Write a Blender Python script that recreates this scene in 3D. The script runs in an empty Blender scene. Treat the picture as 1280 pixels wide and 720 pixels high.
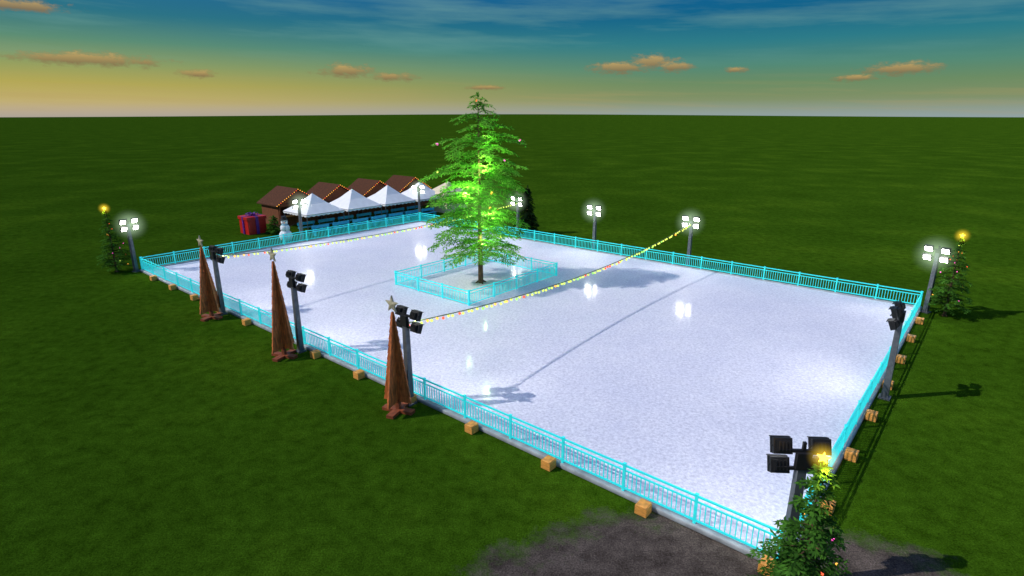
import bpy, math, random
from mathutils import Vector, Matrix
random.seed(7)
TH=0.29045; F=717.73; AZ=0.86482
AX,AY=6.7941,12.006
S,C=math.sin(AZ),math.cos(AZ)
L,W=44.8,26.8
def R(u,v,z=0.0): return Vector((AX-S*u+C*v, AY+C*u+S*v, z))
EU=Vector((-S,C,0)); EV=Vector((C,S,0)); Z=Vector((0,0,1))
scn=bpy.context.scene

# ------------------------------------------------------------------ materials
def newmat(name):
    m=bpy.data.materials.new(name); m.use_nodes=True
    nt=m.node_tree; nt.nodes.clear()
    o=nt.nodes.new('ShaderNodeOutputMaterial')
    return m,nt,o
def lnk(nt,a,b): nt.links.new(a,b)
def mat_basic(name,col,rough=0.6,var=0.25,scale=6.0,metal=0.0,bump=0.0,stretch=(1,1,1),detail=3,col2=None,emis=0):
    m,nt,o=newmat(name)
    p=nt.nodes.new('ShaderNodeBsdfPrincipled'); p.inputs['Roughness'].default_value=rough; p.inputs['Metallic'].default_value=metal
    tc=nt.nodes.new('ShaderNodeTexCoord'); mp=nt.nodes.new('ShaderNodeMapping'); mp.inputs['Scale'].default_value=stretch
    n=nt.nodes.new('ShaderNodeTexNoise'); n.inputs['Scale'].default_value=scale; n.inputs['Detail'].default_value=detail
    lnk(nt,tc.outputs['Object'],mp.inputs['Vector']); lnk(nt,mp.outputs[0],n.inputs['Vector'])
    r=nt.nodes.new('ShaderNodeValToRGB'); r.color_ramp.elements[0].position=.3; r.color_ramp.elements[1].position=.7
    a=[c*(1-var) for c in col]; b=[min(1,c*(1+var)) for c in (col2 or col)]
    r.color_ramp.elements[0].color=(*a,1); r.color_ramp.elements[1].color=(*b,1)
    lnk(nt,n.outputs['Fac'],r.inputs['Fac']); lnk(nt,r.outputs['Color'],p.inputs['Base Color'])
    if emis:
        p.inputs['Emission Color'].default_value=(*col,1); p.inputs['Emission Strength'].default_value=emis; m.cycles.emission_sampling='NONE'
    if bump>0:
        bp=nt.nodes.new('ShaderNodeBump'); bp.inputs['Strength'].default_value=bump; bp.inputs['Distance'].default_value=.02
        lnk(nt,n.outputs['Fac'],bp.inputs['Height']); lnk(nt,bp.outputs[0],p.inputs['Normal'])
    lnk(nt,p.outputs[0],o.inputs['Surface'])
    return m
def mat_emit(name,col,st):
    m,nt,o=newmat(name); e=nt.nodes.new('ShaderNodeEmission'); e.inputs['Color'].default_value=(*col,1); e.inputs['Strength'].default_value=st
    lnk(nt,e.outputs[0],o.inputs['Surface']); m.cycles.emission_sampling='NONE'; return m
def mat_leaf(name,dark,light,transl=.35,scale=1.3):
    m,nt,o=newmat(name)
    g=nt.nodes.new('ShaderNodeNewGeometry')
    n=nt.nodes.new('ShaderNodeTexNoise'); n.inputs['Scale'].default_value=scale; n.inputs['Detail'].default_value=1
    lnk(nt,g.outputs['Position'],n.inputs['Vector'])
    a=nt.nodes.new('ShaderNodeMath'); a.operation='MULTIPLY_ADD'; a.inputs[1].default_value=.45
    lnk(nt,g.outputs['Random Per Island'],a.inputs[0]); lnk(nt,n.outputs['Fac'],a.inputs[2])
    r=nt.nodes.new('ShaderNodeValToRGB'); r.color_ramp.elements[0].position=.45; r.color_ramp.elements[1].position=.95
    r.color_ramp.elements[0].color=(*dark,1); r.color_ramp.elements[1].color=(*light,1)
    lnk(nt,a.outputs[0],r.inputs['Fac'])
    p=nt.nodes.new('ShaderNodeBsdfDiffuse')
    t=nt.nodes.new('ShaderNodeBsdfTranslucent'); mx=nt.nodes.new('ShaderNodeMixShader'); mx.inputs[0].default_value=transl
    lnk(nt,r.outputs[0],p.inputs['Color']); lnk(nt,r.outputs[0],t.inputs['Color'])
    lnk(nt,p.outputs[0],mx.inputs[1]); lnk(nt,t.outputs[0],mx.inputs[2]); lnk(nt,mx.outputs[0],o.inputs['Surface'])
    return m

M_cyan=mat_basic('cyan_paint_glow',(.03,.76,.78),.4,.08,3,emis=.24)  # emission added on top of the paint so the railings look brighter
M_pole=mat_basic('grey_steel',(.13,.14,.16),.5,.25,5,.4)
M_black=mat_basic('black_lamp_housing',(.008,.008,.010),.6,.3,8)
M_lit=mat_emit('lit_lamp_glass',(1,.98,.9),34)
M_kerb=mat_basic('kerb_plastic',(.30,.33,.36),.6,.25,3)
M_block=mat_basic('orange_pine_wood',(.68,.30,.06),.65,.35,5,stretch=(1,1,8),bump=.3)
M_wtree=mat_basic('stained_wood',(.52,.135,.03),.6,.5,4,stretch=(3,3,.6),bump=.3)
M_wdark=mat_basic('dark_stained_wood',(.22,.05,.014),.65,.35,5)
M_star=mat_basic('grey_wood_star',(.42,.37,.25),.6,.3,8)
M_bark=mat_basic('bark',(.13,.07,.035),.9,.4,6,stretch=(2,2,.4),bump=.5)
M_white=mat_basic('white_canvas',(.80,.81,.84),.7,.05,2)
M_cream=mat_basic('cream_boards',(.74,.64,.44),.7,.08,4)
M_hut=mat_basic('brown_hut_boards',(.17,.048,.012),.8,.4,5,stretch=(4,4,.5))
M_roof=mat_basic('brown_roof_shingle',(.075,.022,.005),1.0,.5,5,stretch=(1,1,6))
M_red=mat_basic('red_gift_paper',(.50,.010,.010),.4,.15,3)
M_purple=mat_basic('purple_ribbon',(.12,.015,.22),.4,.15,3)
M_snow=mat_basic('snow',(.75,.8,.86),.8,.08,4)
M_hat=mat_basic('black_felt',(.02,.02,.025),.8,.2,4)
M_scarf=mat_basic('teal_wool',(.02,.35,.5),.8,.2,4)
M_carrot=mat_basic('carrot',(.8,.25,.03),.6,.1,4)
M_bench=mat_basic('blue_plastic',(.03,.38,.62),.4,.15,4)
M_wire=mat_basic('green_wire',(.08,.14,.02),.6,.2,8)
M_by=mat_emit('yellow_bulb',(.82,1,.16),1.5)
M_br=mat_emit('red_bulb',(1,.12,.05),2.0)
M_bo=mat_emit('orange_bulb',(1,.42,.06),2.4)
M_bm=mat_emit('magenta_bulb',(1,.08,.55),3)
M_bg=mat_emit('green_bulb',(.4,1,.15),1.6)
M_topstar=mat_emit('orange_lit_star',(1,.5,.04),7)
M_leafbig=mat_leaf('spruce_needles',(.05,.22,.016),(.24,.60,.07),.45,.9)
M_leafsm=mat_leaf('small_spruce_needles',(.016,.055,.010),(.085,.24,.03),.3,1.8)
M_leafdk=mat_leaf('dark_fir_needles',(.004,.012,.006),(.014,.035,.012),.1,1.8)
def mat_halo(name,col,st):  # emission-only volume imitating bloom, fading outwards; no scattering haze
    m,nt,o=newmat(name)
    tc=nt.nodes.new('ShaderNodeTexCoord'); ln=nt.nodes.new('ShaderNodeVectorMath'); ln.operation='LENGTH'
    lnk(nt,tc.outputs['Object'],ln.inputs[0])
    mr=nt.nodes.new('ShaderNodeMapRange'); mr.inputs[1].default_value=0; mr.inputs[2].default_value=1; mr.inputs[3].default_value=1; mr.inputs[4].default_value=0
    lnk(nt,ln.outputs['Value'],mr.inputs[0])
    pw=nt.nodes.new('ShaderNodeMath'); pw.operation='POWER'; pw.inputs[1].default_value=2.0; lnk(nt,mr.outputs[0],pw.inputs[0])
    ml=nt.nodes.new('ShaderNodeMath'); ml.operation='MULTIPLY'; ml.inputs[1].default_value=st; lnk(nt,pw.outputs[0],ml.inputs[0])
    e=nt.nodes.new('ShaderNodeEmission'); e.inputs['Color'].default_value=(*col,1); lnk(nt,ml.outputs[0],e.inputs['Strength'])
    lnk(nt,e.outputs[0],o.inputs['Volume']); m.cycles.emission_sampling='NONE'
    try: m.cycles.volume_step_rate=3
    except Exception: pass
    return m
M_halo=mat_halo('lamp_glow_halo',(.72,1,.66),.7)  # bloom around the lit panels, put in as a glowing volume
M_halo_star=mat_halo('star_glow_halo',(1,.66,.04),4.0)  # bloom around the lit stars, put in as a glowing volume
M_halo_tree=mat_halo('tree_glow_halo',(.3,1,.14),.15)  # green glow in the crown, put in as a glowing volume

# ground: grass + worn earth
m,nt,o=newmat('grass'); M_grass=m
g=nt.nodes.new('ShaderNodeNewGeometry')
def noise(scale,detail=6,rough=.6,vec=None):
    n=nt.nodes.new('ShaderNodeTexNoise'); n.inputs['Scale'].default_value=scale; n.inputs['Detail'].default_value=detail; n.inputs['Roughness'].default_value=rough
    lnk(nt,vec or g.outputs['Position'],n.inputs['Vector']); return n.outputs['Fac']
def ramp(fac,els):
    r=nt.nodes.new('ShaderNodeValToRGB'); cr=r.color_ramp
    while len(cr.elements)<len(els): cr.elements.new(.5)
    for e,(p,c) in zip(cr.elements,els): e.position=p; e.color=(*c,1)
    lnk(nt,fac,r.inputs['Fac']); return r.outputs['Color']
def math_(op,a,b=None,c=None,clamp=False):
    n=nt.nodes.new('ShaderNodeMath'); n.operation=op; n.use_clamp=clamp
    for i,x in enumerate((a,b,c)):
        if x is None: continue
        if isinstance(x,(int,float)): n.inputs[i].default_value=x
        else: lnk(nt,x,n.inputs[i])
    return n.outputs[0]
def mixc(fac,a,b,mode='MIX'):
    n=nt.nodes.new('ShaderNodeMix'); n.data_type='RGBA'; n.blend_type=mode
    if isinstance(fac,(int,float)): n.inputs[0].default_value=fac
    else: lnk(nt,fac,n.inputs[0])
    for k,x in ((6,a),(7,b)):
        if isinstance(x,tuple): n.inputs[k].default_value=(*x,1)
        else: lnk(nt,x,n.inputs[k])
    return n.outputs[2]
big=noise(.10,4,.6); fine=noise(1.7,6,.8); blade=noise(21,2,.7)
c1=ramp(big,[(.3,(.026,.069,.0034)),(.5,(.032,.083,.0042)),(.7,(.050,.112,.0058))])
c2=ramp(fine,[(.3,(.5,.53,.46)),(.7,(1.5,1.45,1.5))])
c3=ramp(blade,[(.3,(.5,.5,.45)),(.72,(1.55,1.5,1.55))])
grass=mixc(1,mixc(1,c1,c2,'MULTIPLY'),c3,'MULTIPLY')
e1=noise(1.6,6,.75); e2=noise(22,3,.75)
earth=mixc(1,ramp(e1,[(.3,(.030,.024,.021)),(.7,(.115,.094,.084))]),ramp(e2,[(.3,(.35,.35,.35)),(.7,(1.8,1.8,1.8))]),'MULTIPLY')
sep=nt.nodes.new('ShaderNodeSeparateXYZ'); lnk(nt,g.outputs['Position'],sep.inputs[0])
dx=math_('MULTIPLY',math_('SUBTRACT',sep.outputs[0],5.2),.82); dy=math_('SUBTRACT',sep.outputs[1],8.0)
dist=math_('SQRT',math_('ADD',math_('MULTIPLY',dx,dx),math_('MULTIPLY',dy,dy)))
dist=math_('ADD',dist,math_('MULTIPLY',math_('SUBTRACT',noise(.7,7,.78),.5),4.0))
fac=nt.nodes.new('ShaderNodeMapRange'); fac.inputs[1].default_value=6.6; fac.inputs[2].default_value=5.6
lnk(nt,dist,fac.inputs[0])
col=mixc(fac.outputs[0],grass,earth)
p=nt.nodes.new('ShaderNodeBsdfDiffuse'); p.inputs['Roughness'].default_value=.5
lnk(nt,col,p.inputs['Color'])
bp=nt.nodes.new('ShaderNodeBump'); bp.inputs['Strength'].default_value=.6; bp.inputs['Distance'].default_value=.06
lnk(nt,blade,bp.inputs['Height']); lnk(nt,bp.outputs[0],p.inputs['Normal'])
lnk(nt,p.outputs[0],o.inputs['Surface'])

# ice
m,nt,o=newmat('ice'); M_ice=m
g=nt.nodes.new('ShaderNodeNewGeometry')
a=noise(8,5,.85); b=noise(.35,4,.65)
col=mixc(1,ramp(a,[(.34,(.49,.49,.60)),(.5,(.69,.69,.79)),(.64,(.86,.86,.94))]),ramp(b,[(.3,(.90,.91,.95)),(.7,(1,1,1))]),'MULTIPLY')
p=nt.nodes.new('ShaderNodeBsdfPrincipled'); p.inputs['Roughness'].default_value=.55; p.inputs['Specular IOR Level'].default_value=.1
p.inputs['Coat Weight'].default_value=.26; p.inputs['Coat Roughness'].default_value=.11; p.inputs['Coat IOR'].default_value=1.31
lnk(nt,col,p.inputs['Base Color'])
lnk(nt,p.outputs[0],o.inputs['Surface'])

# ------------------------------------------------------------------ mesh builder
class MB:
    def __init__(s): s.v=[]; s.f=[]; s.m=[]
    def face(s,pts,mi=0):
        n=len(s.v); s.v.extend(pts); s.f.append(tuple(range(n,n+len(pts)))); s.m.append(mi)
    def box(s,c,sx,sy,sz,ex=EU,ey=EV,ez=Z,mi=0,top=1.0):
        n=len(s.v)
        for k in (-1,1):
            q=top if k>0 else 1
            for i,j in ((-1,-1),(1,-1),(1,1),(-1,1)):
                s.v.append(c+ex*(i*sx/2*q)+ey*(j*sy/2*q)+ez*(k*sz/2))
        for f in ((0,1,2,3),(4,7,6,5),(0,4,5,1),(1,5,6,2),(2,6,7,3),(3,7,4,0)):
            s.f.append(tuple(n+i for i in f)); s.m.append(mi)
    def cyl(s,p0,p1,r0,r1=None,k=8,mi=0,caps=True):
        r1=r0 if r1 is None else r1
        d=(p1-p0).normalized(); a=d.orthogonal().normalized(); b=d.cross(a); n=len(s.v)
        for p,r in ((p0,r0),(p1,r1)):
            for i in range(k):
                t=2*math.pi*i/k; s.v.append(p+a*(r*math.cos(t))+b*(r*math.sin(t)))
        for i in range(k):
            j=(i+1)%k; s.f.append((n+i,n+j,n+k+j,n+k+i)); s.m.append(mi)
        if caps:
            s.f.append(tuple(n+i for i in range(k))[::-1]); s.m.append(mi)
            s.f.append(tuple(n+k+i for i in range(k))); s.m.append(mi)
    def ball(s,c,r,mi=0,k=8,rings=5,sq=1.0):
        n=len(s.v); s.v.append(c+Z*r*sq)
        for a in range(1,rings):
            t=math.pi*a/rings
            for i in range(k):
                ph=2*math.pi*i/k; s.v.append(c+Vector((r*math.sin(t)*math.cos(ph),r*math.sin(t)*math.sin(ph),r*sq*math.cos(t))))
        s.v.append(c-Z*r*sq); e=len(s.v)-1
        for i in range(k):
            j=(i+1)%k
            s.f.append((n,n+1+i,n+1+j)); s.m.append(mi)
            for a in range(rings-2):
                q=n+1+a*k; s.f.append((q+i,q+k+i,q+k+j,q+j)); s.m.append(mi)
            q=n+1+(rings-2)*k; s.f.append((q+i,e,q+j)); s.m.append(mi)
    def star(s,c,r,ex,ey,th=.06,mi=0,inner=.42):
        n=len(s.v); nz=ex.cross(ey).normalized()
        for k in (-1,1):
            for i in range(10):
                rr=r if i%2==0 else r*inner; t=math.pi/2+i*math.pi/5
                s.v.append(c+ex*(rr*math.cos(t))+ey*(rr*math.sin(t))+nz*(k*th/2))
        a=len(s.v); s.v.append(c-nz*th); s.v.append(c+nz*th)
        for i in range(10):
            j=(i+1)%10
            s.f.append((n+j,n+i,a)); s.m.append(mi); s.f.append((n+10+i,n+10+j,a+1)); s.m.append(mi)
            s.f.append((n+i,n+j,n+10+j,n+10+i)); s.m.append(mi)
    def build(s,name,mats,origin=None,smooth=False,bevel=0):
        origin=origin or Vector((0,0,0))
        me=bpy.data.meshes.new(name); me.from_pydata([tuple(v-origin) for v in s.v],[],s.f)
        for mt in mats: me.materials.append(mt)
        me.polygons.foreach_set('material_index',s.m)
        if smooth: me.polygons.foreach_set('use_smooth',[True]*len(s.f))
        me.update()
        ob=bpy.data.objects.new(name,me); ob.location=origin; scn.collection.objects.link(ob)
        if bevel:
            b=ob.modifiers.new('bevel','BEVEL'); b.width=bevel; b.segments=2; b.limit_method='ANGLE'
        return ob
def add_halo(parent,loc,r,mat):  # glowing sphere added around a light to imitate its bloom
    mb=MB(); mb.ball(Vector((0,0,0)),1.0,0,20,12); ob=mb.build('glow_halo',[mat]); ob.parent=parent; ob.location=loc; ob.scale=(r,r,r)

# ------------------------------------------------------------------ ground (very gentle swell far away)
mb=MB(); rings=[0,25,60,130,300,900,2500,6000]; K=96
mb.v.append(Vector((0,0,0)))
for r in rings[1:]:
    for i in range(K):
        an=2*math.pi*i/K; x,y=r*math.cos(an),r*math.sin(an)
        zz=0
        if r>=2500: zz=(9 if r<5000 else 32)*math.exp(-((math.atan2(x,y)/.5)**2))
        mb.v.append(Vector((x,y,zz)))
for i in range(K):
    j=(i+1)%K; mb.f.append((0,1+i,1+j)); mb.m.append(0)
    for a in range(len(rings)-2):
        q=1+a*K; mb.f.append((q+i,q+K+i,q+K+j,q+j)); mb.m.append(0)
mb.build('grass_ground',[M_grass])

# ------------------------------------------------------------------ rink
IZ=.10
mb=MB(); mb.box(R(L/2,W/2,IZ/2+.002),L-.1,W-.1,IZ); mb.build('ice_rink',[M_ice],R(L/2,W/2,0))
mb=MB()
kw,kh=.22,.17
mb.box(R(L/2,-.06,kh/2+.003),L+.34,kw,kh); mb.box(R(L/2,W+.06,kh/2+.003),L+.34,kw,kh)
mb.box(R(-.06,W/2,kh/2+.003),kw,W-.1,kh); mb.box(R(L+.06,W/2,kh/2+.003),kw,W-.1,kh)
mb.build('rink_kerb',[M_kerb],R(L/2,W/2,0),bevel=.05)

def fence(name,p0,p1,base,h,pan,sp=.14,origin=None):
    mb=MB(); d=p1-p0; n=max(1,round(d.length/pan)); ex=d.normalized(); ey=Z.cross(ex); Lp=d.length/n
    for i in range(n+1):
        c=p0+ex*(i*Lp); mb.box(c+Z*(base+h/2),.075,.075,h,ex,ey)
        mb.box(c+Z*(base+h+.012),.1,.1,.024,ex,ey)
    for i in range(n):
        c=p0+ex*((i+.5)*Lp)
        mb.box(c+Z*(base+h-.05),Lp-.077,.05,.055,ex,ey)
        mb.box(c+Z*(base+h-.22),Lp-.077,.04,.045,ex,ey)
        mb.box(c+Z*(base+.1),Lp-.077,.04,.055,ex,ey)
        k=int(Lp/sp)
        for j in range(1,k):
            q=p0+ex*(i*Lp+j*Lp/k); mb.box(q+Z*(base+(h-.22+.12)/2),.026,.026,h-.38,ex,ey)
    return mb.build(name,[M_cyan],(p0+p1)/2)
FH=.92
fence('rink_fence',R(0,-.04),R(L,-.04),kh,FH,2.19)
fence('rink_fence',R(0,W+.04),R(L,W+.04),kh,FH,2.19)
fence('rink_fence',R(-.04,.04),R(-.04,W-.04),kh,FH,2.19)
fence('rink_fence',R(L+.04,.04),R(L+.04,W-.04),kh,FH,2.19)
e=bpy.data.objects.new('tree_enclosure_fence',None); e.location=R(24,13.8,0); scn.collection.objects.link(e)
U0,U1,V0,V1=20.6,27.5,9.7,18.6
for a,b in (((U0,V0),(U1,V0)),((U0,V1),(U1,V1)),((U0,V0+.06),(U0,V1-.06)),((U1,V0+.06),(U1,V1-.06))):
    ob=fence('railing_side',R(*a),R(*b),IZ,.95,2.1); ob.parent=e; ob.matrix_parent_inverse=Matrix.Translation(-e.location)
def block(u,v,ex,ey):
    mb=MB(); c=R(u,v,.16)+Vector((random.uniform(-.03,.03),0,0)); 
    mb.box(c,.37,.36,.29,ex,ey); mb.box(c+Z*.155,.33,.38,.03,ex,ey)
    mb.build('wooden_block',[M_block],c,bevel=.015)
for k in range(13): block(.15+3.45*k,-.38,EU,EV)
for k in range(1,8): block(-.38,3.45*k-.3,EV,EU)

# ------------------------------------------------------------------ floodlight masts
def mast(u,v,face,glow=True,power=235,H=3.55):
    b=R(u,v,0); fd=face.normalized(); sd=fd.cross(Z).normalized()
    mb=MB()
    mb.box(b+Z*.03,.42,.42,.06,sd,fd,mi=0)
    for sx in (-.15,.15):
        for sy in (-.15,.15): mb.cyl(b+sd*sx+fd*sy+Z*.06,b+sd*sx+fd*sy+Z*.09,.025,k=6,mi=0)
    mb.box(b+Z*(H/2+.03),.24,.24,H-.06,sd,fd,mi=0,top=.8)
    mb.box(b+Z*(H-.25),1.1,.07,.07,sd,fd,mi=1)
    mb.box(b+Z*(H+.2),.07,.07,.45,sd,fd,mi=1)
    mb.box(b+Z*(H+.2),1.1,.068,.07,sd,fd,mi=1)
    mb.box(b+Z*(H-.02)-fd*.05,.32,.14,.42,sd,fd,mi=1)
    tilt=math.radians(22); n=(fd*math.cos(tilt)-Z*math.sin(tilt)).normalized(); up=sd.cross(n).normalized()
    if up.z<0: up=-up
    for sx in (-.43,.43):
        for sz in (-.25,.25):
            c=b+sd*sx+Z*(H-.02+sz)+fd*.16
            mb.box(c-n*.02,.42,.14,.36,sd,n,up,mi=1)
            mb.box(c-n*.12,.30,.07,.24,sd,n,up,mi=1)
            for t in (-.12,-.04,.04,.12): mb.box(c-n*.172+sd*t,.02,.04,.2,sd,n,up,mi=1)
            mb.box(c+n*.052,.36,.012,.30,sd,n,up,mi=2)
            mb.box(c+n*.1+up*.19,.44,.13,.016,sd,n,up,mi=1)
            mb.box(c+n*.07+sd*.215,.016,.06,.36,sd,n,up,mi=1); mb.box(c+n*.07-sd*.215,.016,.06,.36,sd,n,up,mi=1)
            mb.cyl(c+sd*.23,c-sd*.23,.025,k=6,mi=1)
    ob=mb.build('floodlight_mast',[M_pole,M_black,M_lit],b)
    ld=bpy.data.lights.new('flood','SPOT'); ld.energy=power; ld.spot_size=math.radians(125); ld.spot_blend=.8; ld.color=(1,.98,.93); ld.shadow_soft_size=.04
    lo=bpy.data.objects.new('flood_beam',ld); scn.collection.objects.link(lo); lo.parent=ob
    lo.location=fd*.45+Z*(H-.05); dirv=(fd*.8-Z*.6); lo.rotation_euler=dirv.to_track_quat('-Z','Y').to_euler()
    if glow: add_halo(ob,fd*.3+Z*(H-.02),1.25,M_halo)  # bloom sphere added only on masts whose lit panels face the camera
for u in (13.9,22.1,30.6): mast(u,-.45,EV,False)
for u in (14.6,23.0,31.4): mast(u,W+.4,-EV)
mast(-.25,-.6,EU*.6+EV*.8,False)
mast(L+.3,-.35,-EU*.95+EV*.3)
mast(-.4,W-.4,EU*.35-EV)
mast(L+.5,W+.4,-EU*.6-EV*.8)
mast(-.45,12.4,EU,False); mast(L+.5,13.2,-EU)

# ------------------------------------------------------------------ flat wooden trees
def woodtree(u,v,h=4.1,ang=0.0):
    b=R(u,v,0); ex=(EV*math.cos(ang)+EU*math.sin(ang)); ey=Z.cross(ex)
    mb=MB()
    for d,o in ((ex,ey),(ey,ex)):
        mb.box(b+Z*(.07 if d is ex else .072),1.3,.30,.12 if d is ex else .125,d,o,mi=1)
    mb.box(b+Z*.3,.16,.16,.45,ex,ey,mi=1)
    nb=13; z0=.45
    for d,o,hw in ((ex,ey,.68),(ey,ex,.55)):
        for i in range(nb):
            za=z0+(h-z0)*i/nb; zb=z0+(h-z0)*(i+1)/nb-.012
            wa=hw*(1-i/nb)+.06; wb=hw*(1-(i+1)/nb)+.035; t=.035
            n=len(mb.v)
            for s_ in (-1,1):
                for (w_,z_) in ((-wa,za),(wa,za),(wb,zb),(-wb,zb)): mb.v.append(b+d*w_+o*(s_*t)+Z*z_)
            for f in ((0,1,2,3),(7,6,5,4),(0,4,5,1),(1,5,6,2),(2,6,7,3),(3,7,4,0)): mb.f.append(tuple(n+k for k in f)); mb.m.append(0)
    mb.star(b+Z*(h+.28),.34,Vector((.8,-.6,0)),Z,.06,mi=2)
    mb.build('wooden_christmas_tree',[M_wtree,M_wdark,M_star],b)
woodtree(13.75,-1.15,4.1,.35); woodtree(22.1,-1.3,4.7,.35); woodtree(30.4,-1.15,4.15,.35)

# ------------------------------------------------------------------ spruces
def spruce(name,b,H,z0,prof,whorl,nbr,leafm,leaf=.16,twsp=.16,droop=.35,orn=0,top=False,trunk=.16,ornr=.07,rise=.25,lw=.2,zj=.3):
    rng=random.Random(int(H*100)+int(b.x*10))
    mb=MB(); mats=[M_bark,leafm,M_by,M_br,M_bo,M_bm,M_bg,M_topstar]
    segs=6; 
    for i in range(segs):
        za,zb=H*.97*i/segs,H*.97*(i+1)/segs
        mb.cyl(b+Z*za,b+Z*zb,trunk*(1-za/H)+.012,trunk*(1-zb/H)+.012,8,0,False)
    for k in range(4):
        t=k*math.pi/2+.4; mb.cyl(b+Z*.25,b+Vector((math.cos(t),math.sin(t),0))*trunk*2.2+Z*.0,trunk*.5,trunk*.3,5,0)
    orns=[]
    def leafq(p,d,sz,w):
        side=d.cross(Vector((rng.uniform(-.5,.5),rng.uniform(-.5,.5),1))).normalized()
        mid=p+d*sz*.45
        mb.face([p,mid+side*w,p+d*sz,mid-side*w],1)
    z=z0
    while z<H-.12:
        rel=(z-z0)/(H-z0); rad=prof(rel)
        n=max(4,int(nbr*(1-.45*rel))); a0=rng.uniform(0,6.28)
        for i in range(n):
            az=a0+6.283*i/n+rng.uniform(-.3,.3); ln=rad*rng.uniform(.6,1.15)
            if rng.random()<.1: ln*=.5
            d=Vector((math.cos(az),math.sin(az),0)); side=Vector((-d.y,d.x,0)); zz=min(H-.1,z+rng.uniform(-zj,zj)*whorl)
            dr=droop*rng.uniform(.5,1.5)
            def P(t):
                return b+Z*zz+d*(ln*t)+Z*(ln*(rise*math.sin(t*2.2)*.5 - dr*t*t))
            prev=P(0)
            for k in range(1,4):
                q=P(k/3); mb.cyl(prev,q,.03*(1.2-k/3)*min(1,ln),.03*(1.2-(k+1)/3)*min(1,ln)+.004,4,0,False); prev=q
            nt_=max(3,int(ln/twsp))
            for k in range(nt_+1):
                t=.15+.85*k/nt_; p=P(t); fw=(P(min(1.05,t+.05))-P(t)).normalized()
                tl=(.14+.30*ln*math.sin(math.pi*min(1,t*.75+.12))*.8)*rng.uniform(.6,1.2)
                if k==nt_: tl*=.6
                for sgn in (-1,1):
                    td=(fw*.75+side*sgn*.8+Z*rng.uniform(-.3,.1)).normalized()
                    m_=max(1,int(tl/(leaf*.6)))
                    for j in range(m_):
                        pp=p+td*(tl*j/m_)+Z*(-.12*tl*(j/m_)**2)
                        for s2 in (-1,1):
                            ld_=(td*.8+fw*s2*.45+Z*rng.uniform(-.35,.3)+side*rng.uniform(-.25,.25)).normalized()
                            leafq(pp,ld_,leaf*rng.uniform(.75,1.3),leaf*lw)
                leafq(p,fw,leaf*1.2,leaf*lw)
            if orn and rng.random()<orn: orns.append(P(rng.uniform(.75,1.0))-Z*.08)
        z+=whorl*(1-.4*rel)
    for k in range(10):
        t=k*.63; leafq(b+Z*(H-.25+.02*k),Vector((math.cos(t)*.35,math.sin(t)*.35,.9)).normalized(),leaf*1.3,leaf*lw)
    for i,p_ in enumerate(orns): mb.ball(p_,ornr*rng.uniform(.8,1.2),rng.choice([2,3,4,4,5,3]),6,4)
    if top:
        cdir=Vector((-b.x,-b.y,0)).normalized(); mb.star(b+Z*(H+.1),top,Z.cross(cdir),Z,.05,7)
    return mb.build(name,mats,b)
def interp(tab,x):
    for (a,ya),(b_,yb) in zip(tab,tab[1:]):
        if x<=b_: return ya+(yb-ya)*(x-a)/(b_-a)
    return tab[-1][1]
def pbig(r):
    return max(.2,interp([(0,2.9),(.06,3.35),(.3,3.1),(.6,3.15),(.66,2.8),(.8,1.95),(.9,1.3),(1,.25)],r)*(1+.08*math.sin(r*38)))
T=R(23.5,13.8,0)
big=spruce('spruce_tree',T+Z*IZ,12.2,2.0,pbig,.48,8,M_leafbig,leaf=.25,twsp=.22,orn=.08,trunk=.17,ornr=.08,droop=.17,lw=.18,zj=.6)
for i,(zz,pw) in enumerate(((2.9,330),(4.4,600),(6.0,640),(7.8,380),(9.6,170))):
    ld=bpy.data.lights.new('tree_glow_lamp','POINT'); ld.energy=pw; ld.color=(.60,1,.38); ld.shadow_soft_size=.06; ld.specular_factor=0
    lo=bpy.data.objects.new('tree_glow_lamp',ld); scn.collection.objects.link(lo); lo.parent=big
    a=i*2.1-1.2; lo.location=Vector((.9*math.cos(a),.9*math.sin(a),zz))
add_halo(big,Vector((.3,-.3,5.2)),2.8,M_halo_tree)
def psm(r): return max(.07,1.28*(1-r)**.85*(.75+.25*min(1,r*6)))
def small(u,v,H=4.35,glow=.45):
    b=R(u,v,0); ob=spruce('small_spruce_tree',b,H,.55,psm,.27,7,M_leafsm,leaf=.14,twsp=.13,orn=.12,trunk=.07,ornr=.035,droop=.2,top=.13,zj=.5)
    ld=bpy.data.lights.new('star_lamp','POINT'); ld.energy=25; ld.color=(1,.6,.15); ld.shadow_soft_size=.03
    lo=bpy.data.objects.new('star_lamp',ld); scn.collection.objects.link(lo); lo.parent=ob; lo.location=Vector((0,-.2,H-.05))
    add_halo(ob,Vector((0,0,H+.1)),glow,M_halo_star)
small(-.8,-1.5,4.15,.36); small(46.1,-1.3,4.6); small(-1.3,26.3,4.6)
def pdk(r): return max(.1,1.25*(1-r)**.7*(.8+.2*min(1,r*6)))
spruce('dark_fir_tree',R(32.2,29.6,0),4.6,.2,pdk,.2,10,M_leafdk,leaf=.2,twsp=.13,trunk=.1,droop=.25)
spruce('green_shrub',R(51,13.6,0),1.7,.1,lambda r:max(.15,1.0*(1-r*.8)),.22,9,M_leafsm,leaf=.2,twsp=.15,trunk=.05,droop=.1)

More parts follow.
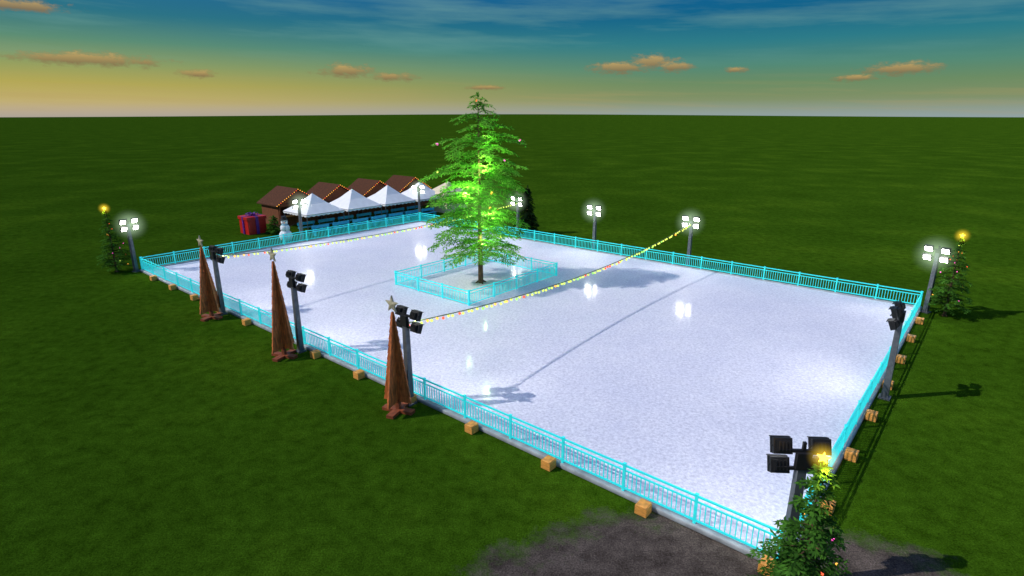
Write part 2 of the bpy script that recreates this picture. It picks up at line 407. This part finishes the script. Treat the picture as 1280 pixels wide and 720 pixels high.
# ------------------------------------------------------------------ light strings
def string(p0,p1,sag,name='string_lights'):
    mb=MB(); N=92; pts=[]
    for i in range(N+1):
        t=i/N; pts.append(p0.lerp(p1,t)-Z*(sag*4*t*(1-t)))
    for i in range(N): mb.cyl(pts[i],pts[i+1],.022,k=4,mi=0,caps=False)
    rng=random.Random(3)
    for i in range(N):
        t=(i+.5)/N; p=p0.lerp(p1,t)-Z*(sag*4*t*(1-t)); s_=(1 if i%2 else -1)
        q=p-Z*.1+Vector((rng.uniform(-.06,.06),s_*.06,0)); mb.cyl(p,q,.014,k=4,mi=0,caps=False)
        mb.ball(q,.062,rng.choice([1,1,1,1,4,1,1,3,2]),6,4)
    mb.build(name,[M_wire,M_by,M_br,M_bo,M_bg],(p0+p1)/2)
string(R(13.9,-.4,3.4),R(14.6,W+.3,3.4),.8)
string(R(30.6,-.4,3.4),R(31.4,W+.3,3.4),.5)

# ------------------------------------------------------------------ tents, huts, gift, snowman
def tent(u0,v0,du,dv,eave=1.85,peak=3.6,mat=M_white):
    c=R(u0+du/2,v0+dv/2,0); mb=MB()
    cor=[R(u0,v0),R(u0,v0+dv),R(u0+du,v0+dv),R(u0+du,v0)]
    for p_ in cor: 
        q=p_+(c-p_)*.03; mb.cyl(q+Z*0,q+Z*eave,.04,k=6,mi=1)
    ap=c+Z*peak
    lo=[p_+Z*eave for p_ in cor]; md=[p_.lerp(c,.55)+Z*(eave+(peak-eave)*.47) for p_ in cor]
    for i in range(4):
        j=(i+1)%4
        mb.face([lo[i],lo[j],md[j],md[i]],0); mb.face([md[i],md[j],ap],0)
        n=8
        for k in range(n):
            a=lo[i].lerp(lo[j],k/n); b_=lo[i].lerp(lo[j],(k+1)/n); m_=(a+b_)/2
            mb.face([a,b_,b_-Z*.16,m_-Z*.24,a-Z*.16],0)
        mb.cyl(lo[i]-Z*.02,lo[j]-Z*.02,.025,k=5,mi=1)
    mb.cyl(ap,ap+Z*.2,.03,.01,k=6,mi=1)
    mb.build('white_canopy_tent',[mat,M_pole],c)
for v0 in (15.5,20.2,24.9,29.6): tent(48.2,v0,4.4,4.25)
def hut(u0,v0,du,dv,wall=2.3,ridge=3.6,mw=M_hut):
    par=bpy.data.objects.new('wooden_market_hut',None); c=R(u0+du/2,v0+dv/2,0); par.location=c; scn.collection.objects.link(par)
    def add(mb,n,mats):
        ob=mb.build(n,mats,c); ob.parent=par; ob.matrix_parent_inverse=Matrix.Translation(-c); return ob
    mb=MB(); t=.1
    mb.box(R(u0+du,v0+dv/2,wall/2),t,dv,wall); mb.box(R(u0+du/2,v0,wall/2),du-t-.004,t,wall); mb.box(R(u0+du/2,v0+dv,wall/2),du-t-.004,t,wall)
    mb.box(R(u0,v0+dv/2,.5),t,dv-t-.004,1.0)
    for q in (.06,dv-.06,dv/2): mb.box(R(u0-.05,v0+q,wall/2),.12,.12,wall-.01)
    mb.box(R(u0,v0+dv/2,wall-.15),t+.02,dv-.3,.28)
    for uu in (u0,u0+du):
        mb.face([R(uu,v0,wall),R(uu,v0+dv,wall),R(uu,v0+dv/2,ridge)],0)
    add(mb,'walls',[mw])
    mb=MB(); mb.box(R(u0-.25,v0+dv/2,1.04),.6,dv-.2,.07); add(mb,'counter',[M_block])
    mb=MB(); ov=.35
    for sg in (-1,1):
        lo0=R(u0-ov,v0+dv/2+sg*(dv/2+ov),wall-.2); lo1=R(u0+du+ov,v0+dv/2+sg*(dv/2+ov),wall-.2)
        hi0=R(u0-ov,v0+dv/2,ridge+.06); hi1=R(u0+du+ov,v0+dv/2,ridge+.06); th=Z*.1
        mb.face([lo0,lo1,hi1,hi0]); mb.face([lo0+th,hi0+th,hi1+th,lo1+th]); mb.face([lo0,hi0,hi0+th,lo0+th]); mb.face([lo1,lo1+th,hi1+th,hi1]); mb.face([lo0,lo0+th,lo1+th,lo1])
    add(mb,'roof',[M_roof])
    mb=MB(); rng=random.Random(5)
    for sg in (-1,1):
        for k in range(12):
            p_=R(u0-ov-.03,v0+dv/2,ridge+.1).lerp(R(u0-ov-.03,v0+dv/2+sg*(dv/2+ov),wall-.1),k/11); mb.ball(p_,.042,rng.choice([0,1,0]),5,4)
    add(mb,'eave_lights',[M_bo,M_br])
for v0 in (15.8,20.9,26.3,31.7): hut(54.0,v0,3.6,4.3)
c=R(48.5,33.9,0)
e=bpy.data.objects.new('cream_ticket_kiosk',None); e.location=c; scn.collection.objects.link(e)
hut_o=MB()
hut_o.box(R(48.6,34.6,1.1),3,3.4,2.2); 
for k in range(8): hut_o.box(R(47.08,33.1+k*.43,1.1),.03,.04,2.1,mi=0)
hut_o.box(R(47.07,34.6,1.3),.05,1.4,.7,mi=1)
ob=hut_o.build('walls',[M_cream,M_hut],c); ob.parent=e; ob.matrix_parent_inverse=Matrix.Translation(-c)
hr=MB(); q=[R(46.8,32.6,2.202),R(46.8,36.6,2.202),R(50.4,36.6,2.202),R(50.4,32.6,2.202)]; ap=R(48.6,34.6,3.5)
for i in range(4): hr.face([q[i],q[(i+1)%4],ap])
hr.face(q); ob=hr.build('roof',[M_cream],c); ob.parent=e; ob.matrix_parent_inverse=Matrix.Translation(-c)
def bench(u,v):
    mb=MB(); c=R(u,v,0)
    mb.box(c+Z*.45,.42,1.9,.05); mb.box(c+EU*.22+Z*.8,.04,1.9,.28)
    for s_ in (-.8,.8):
        mb.box(c+EV*s_+Z*.21,.4,.07,.42); mb.box(c+EV*s_+EU*.24+Z*.66,.05,.06,.62)
    mb.build('bench',[M_bench],c)
for v in (16.3,18.6,20.9,23.2,25.5,27.8,30.1): bench(47.0,v); bench(49.6,v)
# gift
mb=MB(); c=R(53.0,12.45,0)
mb.box(c+Z*.7,1.8,1.8,1.4,mi=0); mb.box(c+Z*1.55,1.95,1.95,.3,mi=0)
mb.box(c+Z*.855,1.99,.28,1.71,mi=1); mb.box(c+Z*.857,.28,1.99,1.714,mi=1)
for sg in (-1,1):
    for d in (EU,EV):
        a=c+Z*1.71; pts=[a,a+d*sg*.3+Z*.3,a+d*sg*.6+Z*.24,a+d*sg*.55+Z*.04]; o_=Z.cross(d)*.11
        for i in range(4):
            j=(i+1)%4; mb.face([pts[i]-o_,pts[j]-o_,pts[j]+o_,pts[i]+o_],1)
mb.ball(c+Z*1.8,.12,1)
mb.build('gift_box',[M_red,M_purple],c,bevel=.02)
# snowman
mb=MB(); c=R(46.9,12.5,0); fd=Vector((-c.x,-c.y,0)).normalized(); sd=Z.cross(fd)
mb.ball(c+Z*.5,.58,0,16,10); mb.ball(c+Z*1.2,.42,0,16,10); mb.ball(c+Z*1.75,.3,0,16,10)
mb.cyl(c+Z*1.42,c+Z*1.54,.32,.29,16,2)
mb.cyl(c+Z*1.97,c+Z*2.0,.36,k=16,mi=1); mb.cyl(c+Z*2.0,c+Z*2.3,.23,.22,16,1)
mb.cyl(c+Z*1.75+fd*.28,c+Z*1.72+fd*.6,.05,.005,8,3)
for s_ in (-.1,.1): mb.ball(c+Z*1.83+fd*.27+sd*s_,.035,1,6,4)
for zz in (1.05,1.2,1.35): mb.ball(c+Z*zz+fd*.41,.035,1,6,4)
for s_ in (-1,1): mb.cyl(c+Z*1.25+sd*s_*.38,c+Z*1.6+sd*s_*.85,.03,.015,6,4)
mb.build('snowman',[M_snow,M_hat,M_scarf,M_carrot,M_bark],c,smooth=False)

# ------------------------------------------------------------------ world sky
w=bpy.data.worlds.new('World'); scn.world=w; w.use_nodes=True; nt=w.node_tree; nt.nodes.clear()
out=nt.nodes.new('ShaderNodeOutputWorld'); bg=nt.nodes.new('ShaderNodeBackground'); bg.inputs['Strength'].default_value=1.0
tc=nt.nodes.new('ShaderNodeTexCoord'); sp=nt.nodes.new('ShaderNodeSeparateXYZ'); lnk(nt,tc.outputs['Generated'],sp.inputs[0])
X_,Y_,Z_=sp.outputs
el=math_('MULTIPLY',math_('ARCSINE',Z_),57.2958); az=math_('MULTIPLY',math_('ARCTAN2',X_,Y_),57.2958)
def lin(c): return tuple(((x/255)/12.92 if x/255<=.04045 else ((x/255+.055)/1.055)**2.4) for x in c)
elf=math_('DIVIDE',el,90,clamp=True)
def sky(st): return ramp(elf,[(e_/90,lin(c_)) for e_,c_ in st])
Ls=sky([(0,(176,165,150)),(.5,(188,171,142)),(1.2,(194,175,110)),(2.5,(180,168,86)),(4.0,(142,158,98)),(5.6,(94,142,116)),(7.6,(46,116,132)),(12,(28,95,160)),(40,(112,135,195)),(90,(130,148,205))])
Rs=sky([(0,(146,162,163)),(.6,(142,156,142)),(1.5,(128,144,102)),(2.8,(108,140,100)),(4.2,(82,136,116)),(6.2,(46,124,136)),(8.5,(18,100,138)),(14,(15,85,160)),(40,(112,135,195)),(90,(130,148,205))])
azf=nt.nodes.new('ShaderNodeMapRange'); azf.inputs[1].default_value=-42; azf.inputs[2].default_value=22; azf.interpolation_type='SMOOTHSTEP'; lnk(nt,az,azf.inputs[0])
base=mixc(azf.outputs[0],Ls,Rs)
def vec(sx,sy,ofs=0):
    c_=nt.nodes.new('ShaderNodeCombineXYZ'); lnk(nt,math_('MULTIPLY',az,sx),c_.inputs[0]); lnk(nt,math_('MULTIPLY',math_('ADD',el,math_('MULTIPLY',az,.03)),sy),c_.inputs[1]); c_.inputs[2].default_value=ofs; return c_.outputs[0]
cir=noise(1,6,.58,vec(.05,.5,3.0)); cirm=math_('MULTIPLY',ramp(cir,[(.46,(0,0,0)),(.72,(1,1,1))]),.45)
hi=nt.nodes.new('ShaderNodeMapRange'); hi.inputs[1].default_value=3.6; hi.inputs[2].default_value=7; lnk(nt,el,hi.inputs[0])
base=mixc(math_('MULTIPLY',cirm,hi.outputs[0]),base,lin((120,170,160)))
lo=noise(1,5,.6,vec(.07,1.5,9.0)); lom=math_('MULTIPLY',ramp(lo,[(.5,(0,0,0)),(.72,(1,1,1))]),.25)
l2=nt.nodes.new('ShaderNodeMapRange'); l2.inputs[1].default_value=4; l2.inputs[2].default_value=2; lnk(nt,el,l2.inputs[0])
base=mixc(math_('MULTIPLY',lom,l2.outputs[0]),base,lin((180,156,104)))
wob=math_('SUBTRACT',noise(1,7,.72,vec(.8,1.8,0)),.5)
mask=None; shade=None
for a0,e0,w_,h_ in ((-34.6,4.2,4.4,.48),(-15.2,3.95,2.0,.52),(-11,3.5,1.8,.36),(-27.3,3.4,1.5,.28),(10.0,4.3,2.6,.5),(12.9,4.7,2.0,.6),(14.8,4.3,1.5,.4),(32.4,3.6,2.5,.45),(20.1,3.9,.9,.22),(29.4,3.0,1.5,.24),(-38.1,7.6,2.4,.4),(-2.5,2.6,1.5,.2)):
    dx=math_('DIVIDE',math_('SUBTRACT',az,a0),w_); dy=math_('DIVIDE',math_('SUBTRACT',el,e0),h_)
    d=math_('SQRT',math_('ADD',math_('MULTIPLY',dx,dx),math_('MULTIPLY',dy,dy)))
    d=math_('ADD',d,math_('MULTIPLY',wob,3.4))
    mr=nt.nodes.new('ShaderNodeMapRange'); mr.inputs[1].default_value=1.3; mr.inputs[2].default_value=.4; lnk(nt,d,mr.inputs[0])
    mk=mr.outputs[0]; s_=math_('MULTIPLY',mk,math_('ADD',math_('MULTIPLY',dy,.6),.35,clamp=True))
    mask=mk if mask is None else math_('MAXIMUM',mask,mk); shade=s_ if shade is None else math_('MAXIMUM',shade,s_)
cc=mixc(shade,lin((136,112,78)),lin((204,170,104)))
base=mixc(math_('MULTIPLY',mask,.85),base,cc)
lnk(nt,base,bg.inputs['Color']); lnk(nt,bg.outputs[0],out.inputs['Surface'])

# ------------------------------------------------------------------ sun & camera
sd_=bpy.data.lights.new('sun','SUN'); sd_.energy=3.2; sd_.angle=math.radians(.5); sd_.color=(1,.95,.86)
so=bpy.data.objects.new('sun',sd_); scn.collection.objects.link(so)
el_=math.radians(41); dv=Vector((.99*math.cos(el_),.143*math.cos(el_),-math.sin(el_)))
so.rotation_euler=dv.to_track_quat('-Z','Y').to_euler()
cd=bpy.data.cameras.new('camera'); cd.sensor_width=36; cd.lens=F/1280*36; cd.clip_end=20000; cd.clip_start=.1
co=bpy.data.objects.new('camera',cd); co.location=(0,0,11); co.rotation_euler=(math.pi/2-TH,0,0); scn.collection.objects.link(co); scn.camera=co
scn.view_settings.view_transform='Standard'; scn.view_settings.look='None'; scn.view_settings.exposure=0
